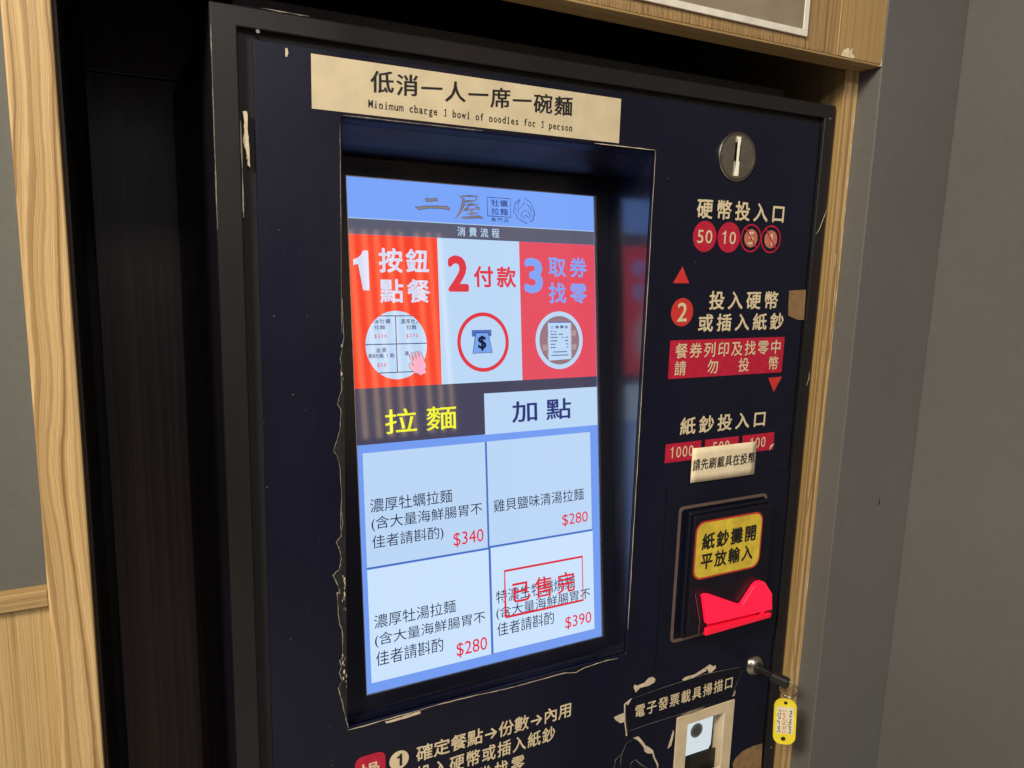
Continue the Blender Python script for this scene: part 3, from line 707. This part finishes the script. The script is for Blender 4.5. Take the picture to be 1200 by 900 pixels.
# tabs and the four dishes
TX('拉麵', .0277, .1000, .2425, .2655, 's_yel', .006, spread=1.24); TX('加點', .1614, .2324, .2433, .2652, 's_navy', .012, spread=1.24)
TX('濃厚牡蠣拉麵', .0105, .0930, .1708, .1838, 's_ink', -.008); TX('(含大量海鮮腸胃不', .0110, .1250, .1530, .1668, 's_ink', -.008); TX('佳者請斟酌)', .0110, .0826, .1350, .1492, 's_ink', -.008)
TX('$340', .0928, .1256, .1253, .1402, 's_price', 0)
TX('雞貝鹽味清湯拉麵', .1376, .2460, .1545, .1674, 's_ink', -.008); TX('$280', .2182, .2507, .1284, .1418, 's_price', -.004)
TX('濃厚牡湯拉麵', .0100, .0929, .0611, .0741, 's_ink', -.008); TX('(含大量海鮮腸胃不', .0100, .1250, .0428, .0564, 's_ink', -.008); TX('佳者請斟酌', .0104, .0784, .0250, .0390, 's_ink', -.008)
TX('$280', .0924, .1261, .0143, .0297, 's_price', 0)
TX('特濃生牡蠣燒麵', .1377, .2325, .0606, .0742, 's_ink', -.008); TX('(含大量海鮮腸胃不', .1374, .2518, .0438, .0574, 's_ink', -.008); TX('佳者請斟酌', .1380, .2053, .0268, .0406, 's_ink', -.008)
TX('$390', .2192, .2528, .0166, .0309, 's_price', -.004)
st = [(.1480, .0450), (.2424, .0452), (.2424, .0930), (.1480, .0930)]
strokes('sold_out_stamp', [st+[st[0]]], .0025, h4, 's_stamp', DSP, S)
TX('已售完', .1563, .2323, .0573, .0800, 's_stamp', .010, h=h5, spread=1.18)

# ---- print on the door
PT = lambda s, a, b_, c, d, mat='cream_print', bold=0.0, parent=None, **k: text(s, a, b_, c, d, k.pop('h', .0005), mat, parent or T, P, bold, **k)
n_ = box('notice_sticker', -.0459, .2418, -.0004, .0, .5148, .5548, 'cream_paper', T, 0, label='long cream paper notice above the display')
PT('低消一人一席一碗麵', .0003, .1890, .5322, .5499, 'ink', 0, n_, h=.0006, brush=.09, spread=1.07)
# fixed-pitch English line
eng = 'Minimum charge 1 bowl of noodles for 1 person'
v, f = [], []
for i, ch in enumerate(eng):
    if ch == ' ': continue
    gv, gf = glyph(ch, .012)
    lo, hi = min(p[0] for p in gv), max(p[0] for p in gv)
    wd = hi-lo; tw = {'M': .50, 'm': .50, 'w': .50}.get(ch, min(wd, .42)); b0 = len(v)
    if ch in 'il1': tw = wd
    v += [(i*.56+.28+((p[0]-lo)/wd-.5)*tw, p[1]) for p in gv]; f += [tuple(q+b0 for q in fc) for fc in gf]
    if ch in 'iln1rh':    # feet of the typewriter letters
        b0 = len(v); v += [(i*.56+.12, 0), (i*.56+.44, 0), (i*.56+.44, .05), (i*.56+.12, .05)]; f.append((b0, b0+1, b0+2, b0+3))
v = fit(v, -.0014, .1897, .5185, .5268)
link('lettering', mesh('lettering', [P(a, b_, .0006+.00005*i/len(v)) for i, (a, b_) in enumerate(v)], f), 'ink', n_)

PT('硬幣投入口', .3428, .4660, .4504, .4703, bold=.016, spread=1.2)
for cx, cz, s_ in ((.3557, .4324, '50'), (.3889, .4326, '10')):
    q = flat('coin_badge', circ(cx, cz, .0158), .0004, 'red_print', T)
    wd = .0100 if s_ == '50' else .0094
    PT(s_, cx-wd, cx+wd, cz-.0070, cz+.0066, parent=q, bold=.004, h=.0007, spread=.55)
for cx, cz, s_ in ((.4202, .4328, '5'), (.4495, .4327, '1')):
    q = band('coin_badge', circ(cx, cz, .0149), circ(cx, cz, .0132), .0004, 'red_print', T)
    flat('badge_disc', circ(cx, cz, .0096), .0004, 'pink_print', q)
    PT(s_, cx-.0042 if s_ == '5' else cx-.002, cx+.0042 if s_ == '5' else cx+.0025, cz-.0068, cz+.0068, parent=q, h=.0006, bold=.01)
    strokes('strike_bar', [[(cx-.0092, cz+.0106), (cx+.0092, cz-.0106)]], .0016, .0009, 'red_print', q)
flat('arrow_mark', [(.3180, .3843), (.3391, .3843), (.3290, .4014)], .0004, 'red_tri', T)
q = flat('step_badge', circ(.3325, .3545, .0146), .0004, 'red_tri', T)
PT('2', .3260, .3390, .3448, .3645, parent=q, h=.0007, bold=.01)
PT('投入硬幣', .3680, .4683, .3568, .3765, bold=.016, spread=1.2); PT('或插入紙鈔', .3553, .4797, .3335, .3525, bold=.016, spread=1.2)
q = flat('red_notice', [(.3193, .2850), (.4838, .2846), (.4840, .3252), (.3193, .3254)], .0004, 'red_print', T)
PT('餐券列印及找零中', .3266, .4780, .3060, .3222, parent=q, h=.0007, bold=.008, spread=1.12)
PT('請勿投幣', .3271, .4769, .2880, .3036, parent=q, h=.0007, bold=.008, spread=2.75)
flat('arrow_mark', [(.4637, .2790), (.4852, .2794), (.4742, .2622)], .0004, 'red_tri', T)
PT('紙鈔投入口', .3401, .4643, .2228, .2420, bold=.016, spread=1.2)
for a, b_, s_, c, d in ((.3220, .3712, '1000', .3290, .3606), (.3767, .4260, '500', .3880, .4124), (.4316, .4812, '100', .4438, .4676)):
    q = flat('banknote_badge', rect(a, b_, .1940, .2147), .0004, 'red_print', T)
    PT(s_, c, d, .1985, .2112, parent=q, h=.0007, bold=.002, spread=.58)
flat('curled_corner', [(.4745, .1938), (.4818, .2010), (.4780, .2005), (.4752, .1990)], .0012, 'cream_paper', T, t=.0002)
# small paper note over the banknote badges
v = []; nx, nz = 12, 5
for j in range(nz+1):
    for i in range(nx+1):
        a, b_ = i/nx, j/nz
        v.append((.3578+a*.0943, -(.0012+.0006*math.sin(a*2.6+.3)*(1-.3*b_)), .1682+b_*.0388-.0006*a))
f = [(j*(nx+1)+i, j*(nx+1)+i+1, (j+1)*(nx+1)+i+1, (j+1)*(nx+1)+i) for j in range(nz) for i in range(nx)]
note = link('paper_note', mesh('paper_note', v, f), 'note_paper', T, smooth=True, label='small cream paper note stuck over the banknote badges')
so = note.modifiers.new('thick', 'SOLIDIFY'); so.thickness = .0002; so.offset = 1
text('請先刷載具在投幣', .3592, .4505, .1812, .1946, .0, 'ink', note, lambda a, b_, h: Vector((a, -(.0012+.0006*math.sin((a-.3578)/.0943*2.6+.3)*(1-.3*(b_-.1682)/.0388))-.0005-h, b_)), 0.0, brush=.06, spread=1.05)

# ---- coin slot
cx, cz = .3900, .5147
CS = lathe('coin_plate', [(.0246, .0002), (.0246, .0016), (.0240, .0022), (.0222, .0022), (.0218, .0018)], (cx, 0, cz), 'coin_plate', T)
lathe('plate_rim', [(.0250, .0003), (.0250, .0019), (.0242, .0026), (.0236, .0024)], (cx, 0, cz), 'steel', CS, n=48).location.y += .0003
slot = [(-.0022, .0196), (.0027, .0196), (.0027, .0140), (.0022, .0136), (.0018, -.0008), (.0016, -.0046), (.0026, -.0050), (.0026, -.0195), (-.0026, -.0195), (-.0024, -.0050), (-.0012, -.0046), (-.0010, .0136), (-.0022, .0140)]
flat('slot_lip', [(cx+a*1.15, cz+b_) for a, b_ in slot], .0024, 'bright', CS, t=.0006)  # pale cream colour carries the bright reflection in the slot

# ---- bill acceptor
q = box('acceptor_plate', .3274, .5100, -.0012, -.0001, -.0450, .1660, 'plate', T, .0004)
band('plate_rim', rrect(.3454, .4765, -.0175, .1425, .006), rrect(.3486, .4733, -.0143, .1393, .004), .0013, 'rim', q, t=.0012)
BA = box('bill_acceptor', .3540, .4728, -.0090, -.0013, -.0100, .1370, 'plastic', T, .0022, seg=3)
box('acceptor_face', .3560, .4720, -.0155, -.0092, -.0060, .1340, 'plastic', BA, .0016, seg=3)
zz = [(.3585, .4600, .0600, .1278)]
flat('yellow_sticker', rrect(.3585, .4585, .0600, .1277, .0120), .0157, 'red_rim', BA, label='yellow rounded sticker with a red rim and black writing')
flat('yellow_field', rrect(.3606, .4564, .0621, .1256, .0102), .0159, 'yellow', BA)
text('紙鈔攤開', .3684, .4484, .0940, .1136, .0162, 'ink', BA, P, .022, spread=1.12)
text('平放輸入', .3686, .4462, .0712, .0906, .0162, 'ink', BA, P, .020, spread=1.12)
# glowing mouth: V-cut upper plate, dark slot, lower lip
Vp = [(.3722, .0395), (.3705, .0430), (.3752, .0444), (.3815, .0428), (.4230, .0236), (.4285, .0214), (.4318, .0222), (.4470, .0405), (.4520, .0440), (.4580, .0446), (.4640, .0425), (.4770, .0262), (.4790, .0062), (.3796, .0085)]
Vp = [(a+.0005, b_-.001) for a, b_ in Vp]
sh = 0.0
MO = flat('bill_mouth', Vp, .0158, 'glow_red', T, t=.0062, bev=.0008)
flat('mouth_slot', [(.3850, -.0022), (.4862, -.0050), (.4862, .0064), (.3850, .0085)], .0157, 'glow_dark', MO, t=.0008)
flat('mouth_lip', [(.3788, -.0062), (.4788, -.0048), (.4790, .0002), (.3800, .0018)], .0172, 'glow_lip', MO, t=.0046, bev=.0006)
flat('mouth_hollow_shade', [(.4560, -.0040), (.4640, .0052), (.4850, .0046), (.4850, -.0050)], .0172, 'glow_hollow', MO, t=.0004)  # dark red patch painted for the shade inside the slot end
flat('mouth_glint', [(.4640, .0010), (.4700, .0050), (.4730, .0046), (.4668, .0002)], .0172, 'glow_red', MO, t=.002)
strokes('housing_line', [[(.3640, .0440), (.3735, .0105), (.3725, -.0075)]], .0009, .0162, 'rim', BA)

# ---- lock
lc = (.4803, 0, -.0778)
LK = lathe('lock', [(.0128, .0000), (.0128, .0012), (.0122, .0022), (.0088, .0066), (.0070, .0072), (.0066, .0060)], lc, 'steel', T)
lathe('key_barrel', [(.0058, .0050), (.0058, .0078), (.0050, .0086)], lc, 'rubber', LK)
lathe('key_hole_pin', [(.0024, .0080), (.0020, .0094)], (lc[0]-.0006, 0, lc[2]+.0004), 'steel', LK)

# ---- invoice scanner
IV = [(.3652, -.1148), (.4548, -.1148), (.4548, -.265), (.3652, -.265)]
SCN = ring('scanner', (.3636, .4530, -.2650, -.1155), (.3806, .4372, -.2022, -.1288), .0012, -.003, 'ivory', T, .0016, seg=3, label='ivory framed scanner with a pale lit window')
box('window_floor', .3770, .4420, .0160, .0170, -.2200, -.1220, 'black', SCN, 0)
recv = [(.4374, -.0005, -.2200), (.4374, .0158, -.2200), (.4374, .0158, -.1240), (.4374, -.0005, -.1240)]
link('window_wall', mesh('window_wall', recv, [(0, 1, 2, 3)]), 'ivory', SCN)
flat('lit_window', [(.3775, -.1790), (.4268, -.1800), (.4300, -.1745), (.4310, -.1230), (.3775, -.1230)], -.0100, 'glow_scan', SCN, t=.0008)
flat('lens', circ(.4050, -.1490, .0092), -.0090, 'lens_grey', SCN, t=.0006)
flat('lens_core', circ(.4050, -.1490, .0060), -.0083, 'lens_grey2', SCN, t=.0006)
box('window_shade', .3775, .4365, .0080, .0095, -.2190, -.1812, 'rubber', SCN, .0005)

# ---- scanner strip and instruction lines
q = flat('scanner_label', D['strip'], .0006, 'film2', T, t=.0002, label='black label strip with peeling corners above the scanner')
text('電子發票載具掃描口', .3025, .4470, -.0985, -.0826, .0011, 'cream_print', q, P, .010, spread=1.12)
strokes('label_edge', [D['strip'][:4], D['strip'][4:7], D['strip'][7:12]], .0005, .0010, 'tear', q, jitter=.5)
for key in ('blobA', 'blobB', 'blobC'): flat('bare_patch', D[key], .0003, 'bare', T, t=.0001)
flat('bare_patch', D['patch1'], .0003, 'brown_patch', T); flat('bare_patch', D['patch2'], .0003, 'brown_patch', T)
flat('peeled_corner', D['foldTL'], .0014, 'bare', T, t=.0004); flat('peeled_corner', D['foldBR'], .0014, 'bare', T, t=.0004)
flat('peeled_corner', D['edgeL'], .0012, 'bare', T, t=.0004); flat('peeled_corner', D['whitecurl'], .0012, 'poster', T, t=.0006)
flat('torn_film_curl', D['curlA'], .0008, 'bare', T, t=.0006)
flat('torn_film_curl', D['curlE'], .0008, 'bare', T, t=.0004)
strokes('torn_film_curl', [D['curlB'], D['curlC'], D['curlD']], .0006, .0008, 'tear', T, jitter=.6)
fs = .0147
PT('確定餐點→份數→內用', .0432, .2171, -.0722, -.0550, bold=.012)
PT('投入硬幣或插入紙鈔', .0432, .1984, -.0945, -.0770, bold=.012, spread=1.08)
PT('取券找零', .0900, .1625, -.1168, -.0990, bold=.012, spread=1.16)
for i, cz in enumerate((-.0640, -.0860)):
    q = flat('number_badge', circ(.0262, cz, .0096), .0004, 'cream_print', T)
    PT(str(i+1), .0240, .0290, cz-.0062, cz+.0062, 'ink', .02, q, h=.0007, spread=.58)
q = flat('operation_badge', rrect(-.0162, .0128, -.1150, -.0495, .0075), .0004, 'red_print', T)
PT('操', -.0120, .0075, -.0745, -.0575, 'cream_print', .01, q, h=.0007); PT('作', -.0120, .0075, -.0975, -.0805, 'cream_print', .01, q, h=.0007)

# ---- torn film round the display opening
def rim_line(a, b_, n, amp, off=0):
    a, b_ = Vector(a), Vector(b_); d = (b_-a); nn = Vector((-d.y, d.x)).normalized(); pts = []
    for i in range(n+1):
        pts.append(tuple(a+d*i/n+nn*(off+random.uniform(-amp, amp))))
    return pts
strokes('torn_film_rim', [rim_line((.2862, .012), (.2862, .5118), 34, .0002), rim_line((.215, .5124), (.2858, .5122), 8, .0001)], .0007, .0004, 'bare', T, jitter=.45)
strokes('torn_film_rim', [rim_line((-.022, .5124), (.10, .5124), 12, .0001)], .0006, .0004, 'tear', T, jitter=.4)
strokes('torn_film_rim', [rim_line((-.0245, .34), (-.0243, .505), 14, .0001)], .0004, .0004, 'tear', T, jitter=.6)
zb = [(-.0225, -.0190), (.010, -.0186), (.040, -.0180), (.070, -.0176), (.100, -.0180), (.125, -.0196), (.150, -.0204), (.170, -.0200), (.205, -.0196), (.222, -.0226), (.232, -.0196), (.260, -.0186), (.2800, -.0196)]
zb2 = []
for (a, b_), (c, d) in zip(zb, zb[1:]):
    for k_ in range(4): zb2.append((a+(c-a)*k_/4, b_+(d-b_)*k_/4+random.uniform(-.0003, .0003)))
strokes('torn_film_rim', [zb2], .0007, .0005, 'bare', T, jitter=.5)
flat('torn_film_rim', D['foilB'], .0004, 'bare', T, t=.0003)
# left side: scalloped tears with paler crumpled rims
def dens(pts, k=4, am=.0003):
    out = []
    for (a, b_), (c, d) in zip(pts, pts[1:]):
        for i in range(k): out.append((a+(c-a)*i/k+random.uniform(-am, am), b_+(d-b_)*i/k+random.uniform(-am, am)))
    return out+[pts[-1]]
for key, wd in (('tornL', .0005), ('rimB', .0007)):
    ln = dens(D[key])
    strokes('torn_film_rim', [ln], wd, .0009, 'tear', T, jitter=.7)
    v = [P(a, b_, .0007) for a, b_ in ln]+[P(-.0229, b_, .0003) for a, b_ in ln]; n = len(ln)
    link('lifted_film', mesh('lifted_film', v, [(i, i+1, n+i+1, n+i) for i in range(n-1)]), 'film_torn', T)
for lo, hi, n in ((.098, .132, 22), (.020, .056, 20), (.30, .34, 6)):
    for i in range(n):          # crumpled flakes of backing caught along the tear
        zc = lo+(hi-lo)*(i+random.random())/n; xc = -.0236-random.uniform(0, .0030); rr = random.uniform(.0005, .0015)
        pts = [(xc+rr*.55*math.cos(t_)*random.uniform(.5, 1.2), zc+rr*1.5*math.sin(t_)*random.uniform(.6, 1.2)) for t_ in [k_*2*math.pi/7 for k_ in range(7)]]
        flat('torn_film_flake', pts, .0008, random.choice(('bare', 'tear', 'film_torn')), T, t=random.uniform(.0002, .0008))
# chips and scratches
lines = []
for i in range(14):
    a, b_ = random.uniform(.30, .505), random.uniform(-.12, .54); an = random.uniform(-.6, .6)+1.57*random.randint(0, 1); l_ = random.uniform(.006, .022)
    lines.append([(a, b_), (a+l_*.5*math.cos(an), b_+l_*.5*math.sin(an)+.0006), (a+l_*math.cos(an), b_+l_*math.sin(an))])
for i in range(7):
    a, b_ = random.uniform(-.085, -.03), random.uniform(-.15, .53); l_ = random.uniform(.008, .03)
    lines.append([(a, b_), (a+random.uniform(-.002, .002), b_+l_)])
strokes('hairline_scratches', lines, .00022, .00025, 'film_scratch', T, jitter=.5)['kind'] = 'stuff'
flat('paint_chip', D['chip1'], .0003, 'bare', T); strokes('scratch', [D['scr1'], D['scr2'], D['scr3']], .0007, .0031, 'bare', T, jitter=.5)
lines = []
for i in range(26):
    a, b_ = random.choice([(random.uniform(.30, .51), random.uniform(-.06, .53)), (random.uniform(-.09, -.03), random.uniform(-.15, .5))])
    an = random.uniform(0, 3.14); l_ = random.uniform(.0006, .0022)
    lines.append([(a, b_), (a+l_*math.cos(an), b_+l_*math.sin(an))])
strokes('dust_specks', lines, .00035, .0003, 'tear', T)['kind'] = 'stuff'
foam = flat('door_seal_foam', dens(D['foam'], 5, .0004), -.0018, 'bare', T, t=.0030)
lines = [rim_line((-.1202, .42), (-.1198, .565), 12, .0002), rim_line((-.1013, .43), (-.1013, .50), 8, .00012), rim_line((-.085, .5805), (-.05, .5805), 5, .0002)]
strokes('pale_edge', [[(a+.0022, b_) for a, b_ in l] for l in lines], .0006, .0028, 'tear', T, jitter=.8)  # frame-edge highlights painted as pale strokes, together with worn paint
for x, z in ((.5200, .5655), (-.0850, .5640), (.5215, -.2000)):
    lathe('screw_head', [(.0016, 0), (.0014, .0008)], (x, -.0025, z), 'steel', T, n=12)

# ================================================================== key with tag
K = empty('key_with_tag', (.4803, -.010, -.0778), 'small key in the lock with a yellow plastic tag hanging from its ring', 'key')
# shaft, head
def rodbox(name, p0, p1, w, h, mat, bev):
    p0, p1 = Vector(p0), Vector(p1); d = (p1-p0).normalized(); sx = d.cross(Vector((0, 0, 1))).normalized(); sz = sx.cross(d)
    v = [p+sx*a*w/2+sz*b_*h/2 for p in (p0, p1) for a in (-1, 1) for b_ in (-1, 1)]
    f = [(0, 1, 3, 2), (4, 6, 7, 5), (0, 4, 5, 1), (2, 3, 7, 6), (0, 2, 6, 4), (1, 5, 7, 3)]
    return link(name, mesh(name, v, f), mat, K, bev, seg=3)
rodbox('key_blade', (.4803, -.0088, -.0778), (.4850, -.0250, -.0795), .0030, .0070, 'rubber', .0008)
rodbox('key_head', (.4835, -.0235, -.0795), (.4945, -.0430, -.0830), .0110, .0115, 'rubber', .0028)
rc = Vector((.4935, -.0440, -.0890))
view = Vector((-.2024, -.6260, .41))-rc; view.z = 0; view.normalize()
side = Vector((view.y*-1, view.x, 0))
rot = Matrix((side, view, Vector((0, 0, 1)))).transposed()
torus('key_ring', rc, .0098, .0010, 'steel', K, rot)
# tag: rounded slab with two holes, facing between the room and the camera
tc = Vector((.4880, -.0470, -.1270)); lean = math.radians(2.5)
tx_ = (side*-1) if (side.x < 0) else side
tx_ = (Matrix.Rotation(math.radians(16), 3, 'Z') @ tx_).normalized()
tn = tx_.cross(Vector((0, 0, 1))).normalized()
if tn.y > 0: tn = -tn
tz = (Vector((0, 0, 1))*math.cos(lean)+tx_*math.sin(lean)*-1)
def TG(a, b_, h): return tc+tx_*a+tz*b_+tn*h
hw, hh = .0128, .0290
outer = rrect(-hw, hw, -hh, hh, .0100, 8)
q = flat('tag', outer, -.0012, 'tag', K, TG, t=.0024, bev=.0005)
band('tag_lip', outer, rrect(-hw+.0014, hw-.0014, -hh+.0014, hh-.0014, .0088, 8), .0013, 'tag', q, TG, t=.0004)
flat('tag_label', rrect(-.0098, .0098, -.0150, .0190, .002), .0014, 'white_paper', q, TG)
flat('tag_hole', circ(0, .0245, .0022, 16), .0014, 'dark_in', q, TG); flat('tag_hole', circ(-.001, -.0220, .0028, 16), .0014, 'dark_in', q, TG)
TGr = lambda a, b_, h: TG(b_, -a, h)
for u0, mt_, w_ in ((-.0068, 'ink', .0034), (-.0005, 'orange_ink', .0040), (.0058, 'ink', .0024)):   # worn print, no longer readable
    ls = []
    for i in range(9):
        zc = -.0125+i*.0033
        for k_ in range(3):
            a_ = u0+random.uniform(-w_/2, w_/2); b_ = zc+random.uniform(-.0011, .0011); ang = random.choice((0, 1.57, .8))
            ls.append([(a_-math.cos(ang)*.0012, b_-math.sin(ang)*.0012), (a_+math.cos(ang)*.0012, b_+math.sin(ang)*.0012)])
    strokes('worn_print', ls, .0006, .0016, mt_, q, TG)['kind'] = 'stuff'

# ================================================================== unseen glowing strips, added for the warm streaks mirrored in the display glass
LP = empty('streak_strips', (.98, -2.24, FLOOR), 'unseen glowing strips added to mirror warm streaks in the display', 'lamp')
box('strip_back', .66, 1.32, -2.30, -2.27, FLOOR, 1.09, 'dark_in', LP, .002)
for i in range(8):
    x = .74+i*.057
    x += random.uniform(-.008, .008)
    box('streak_strip', x, x+random.uniform(.010, .018), -2.268, -2.255, .19, 1.05, 'streak_strip', LP, .001)
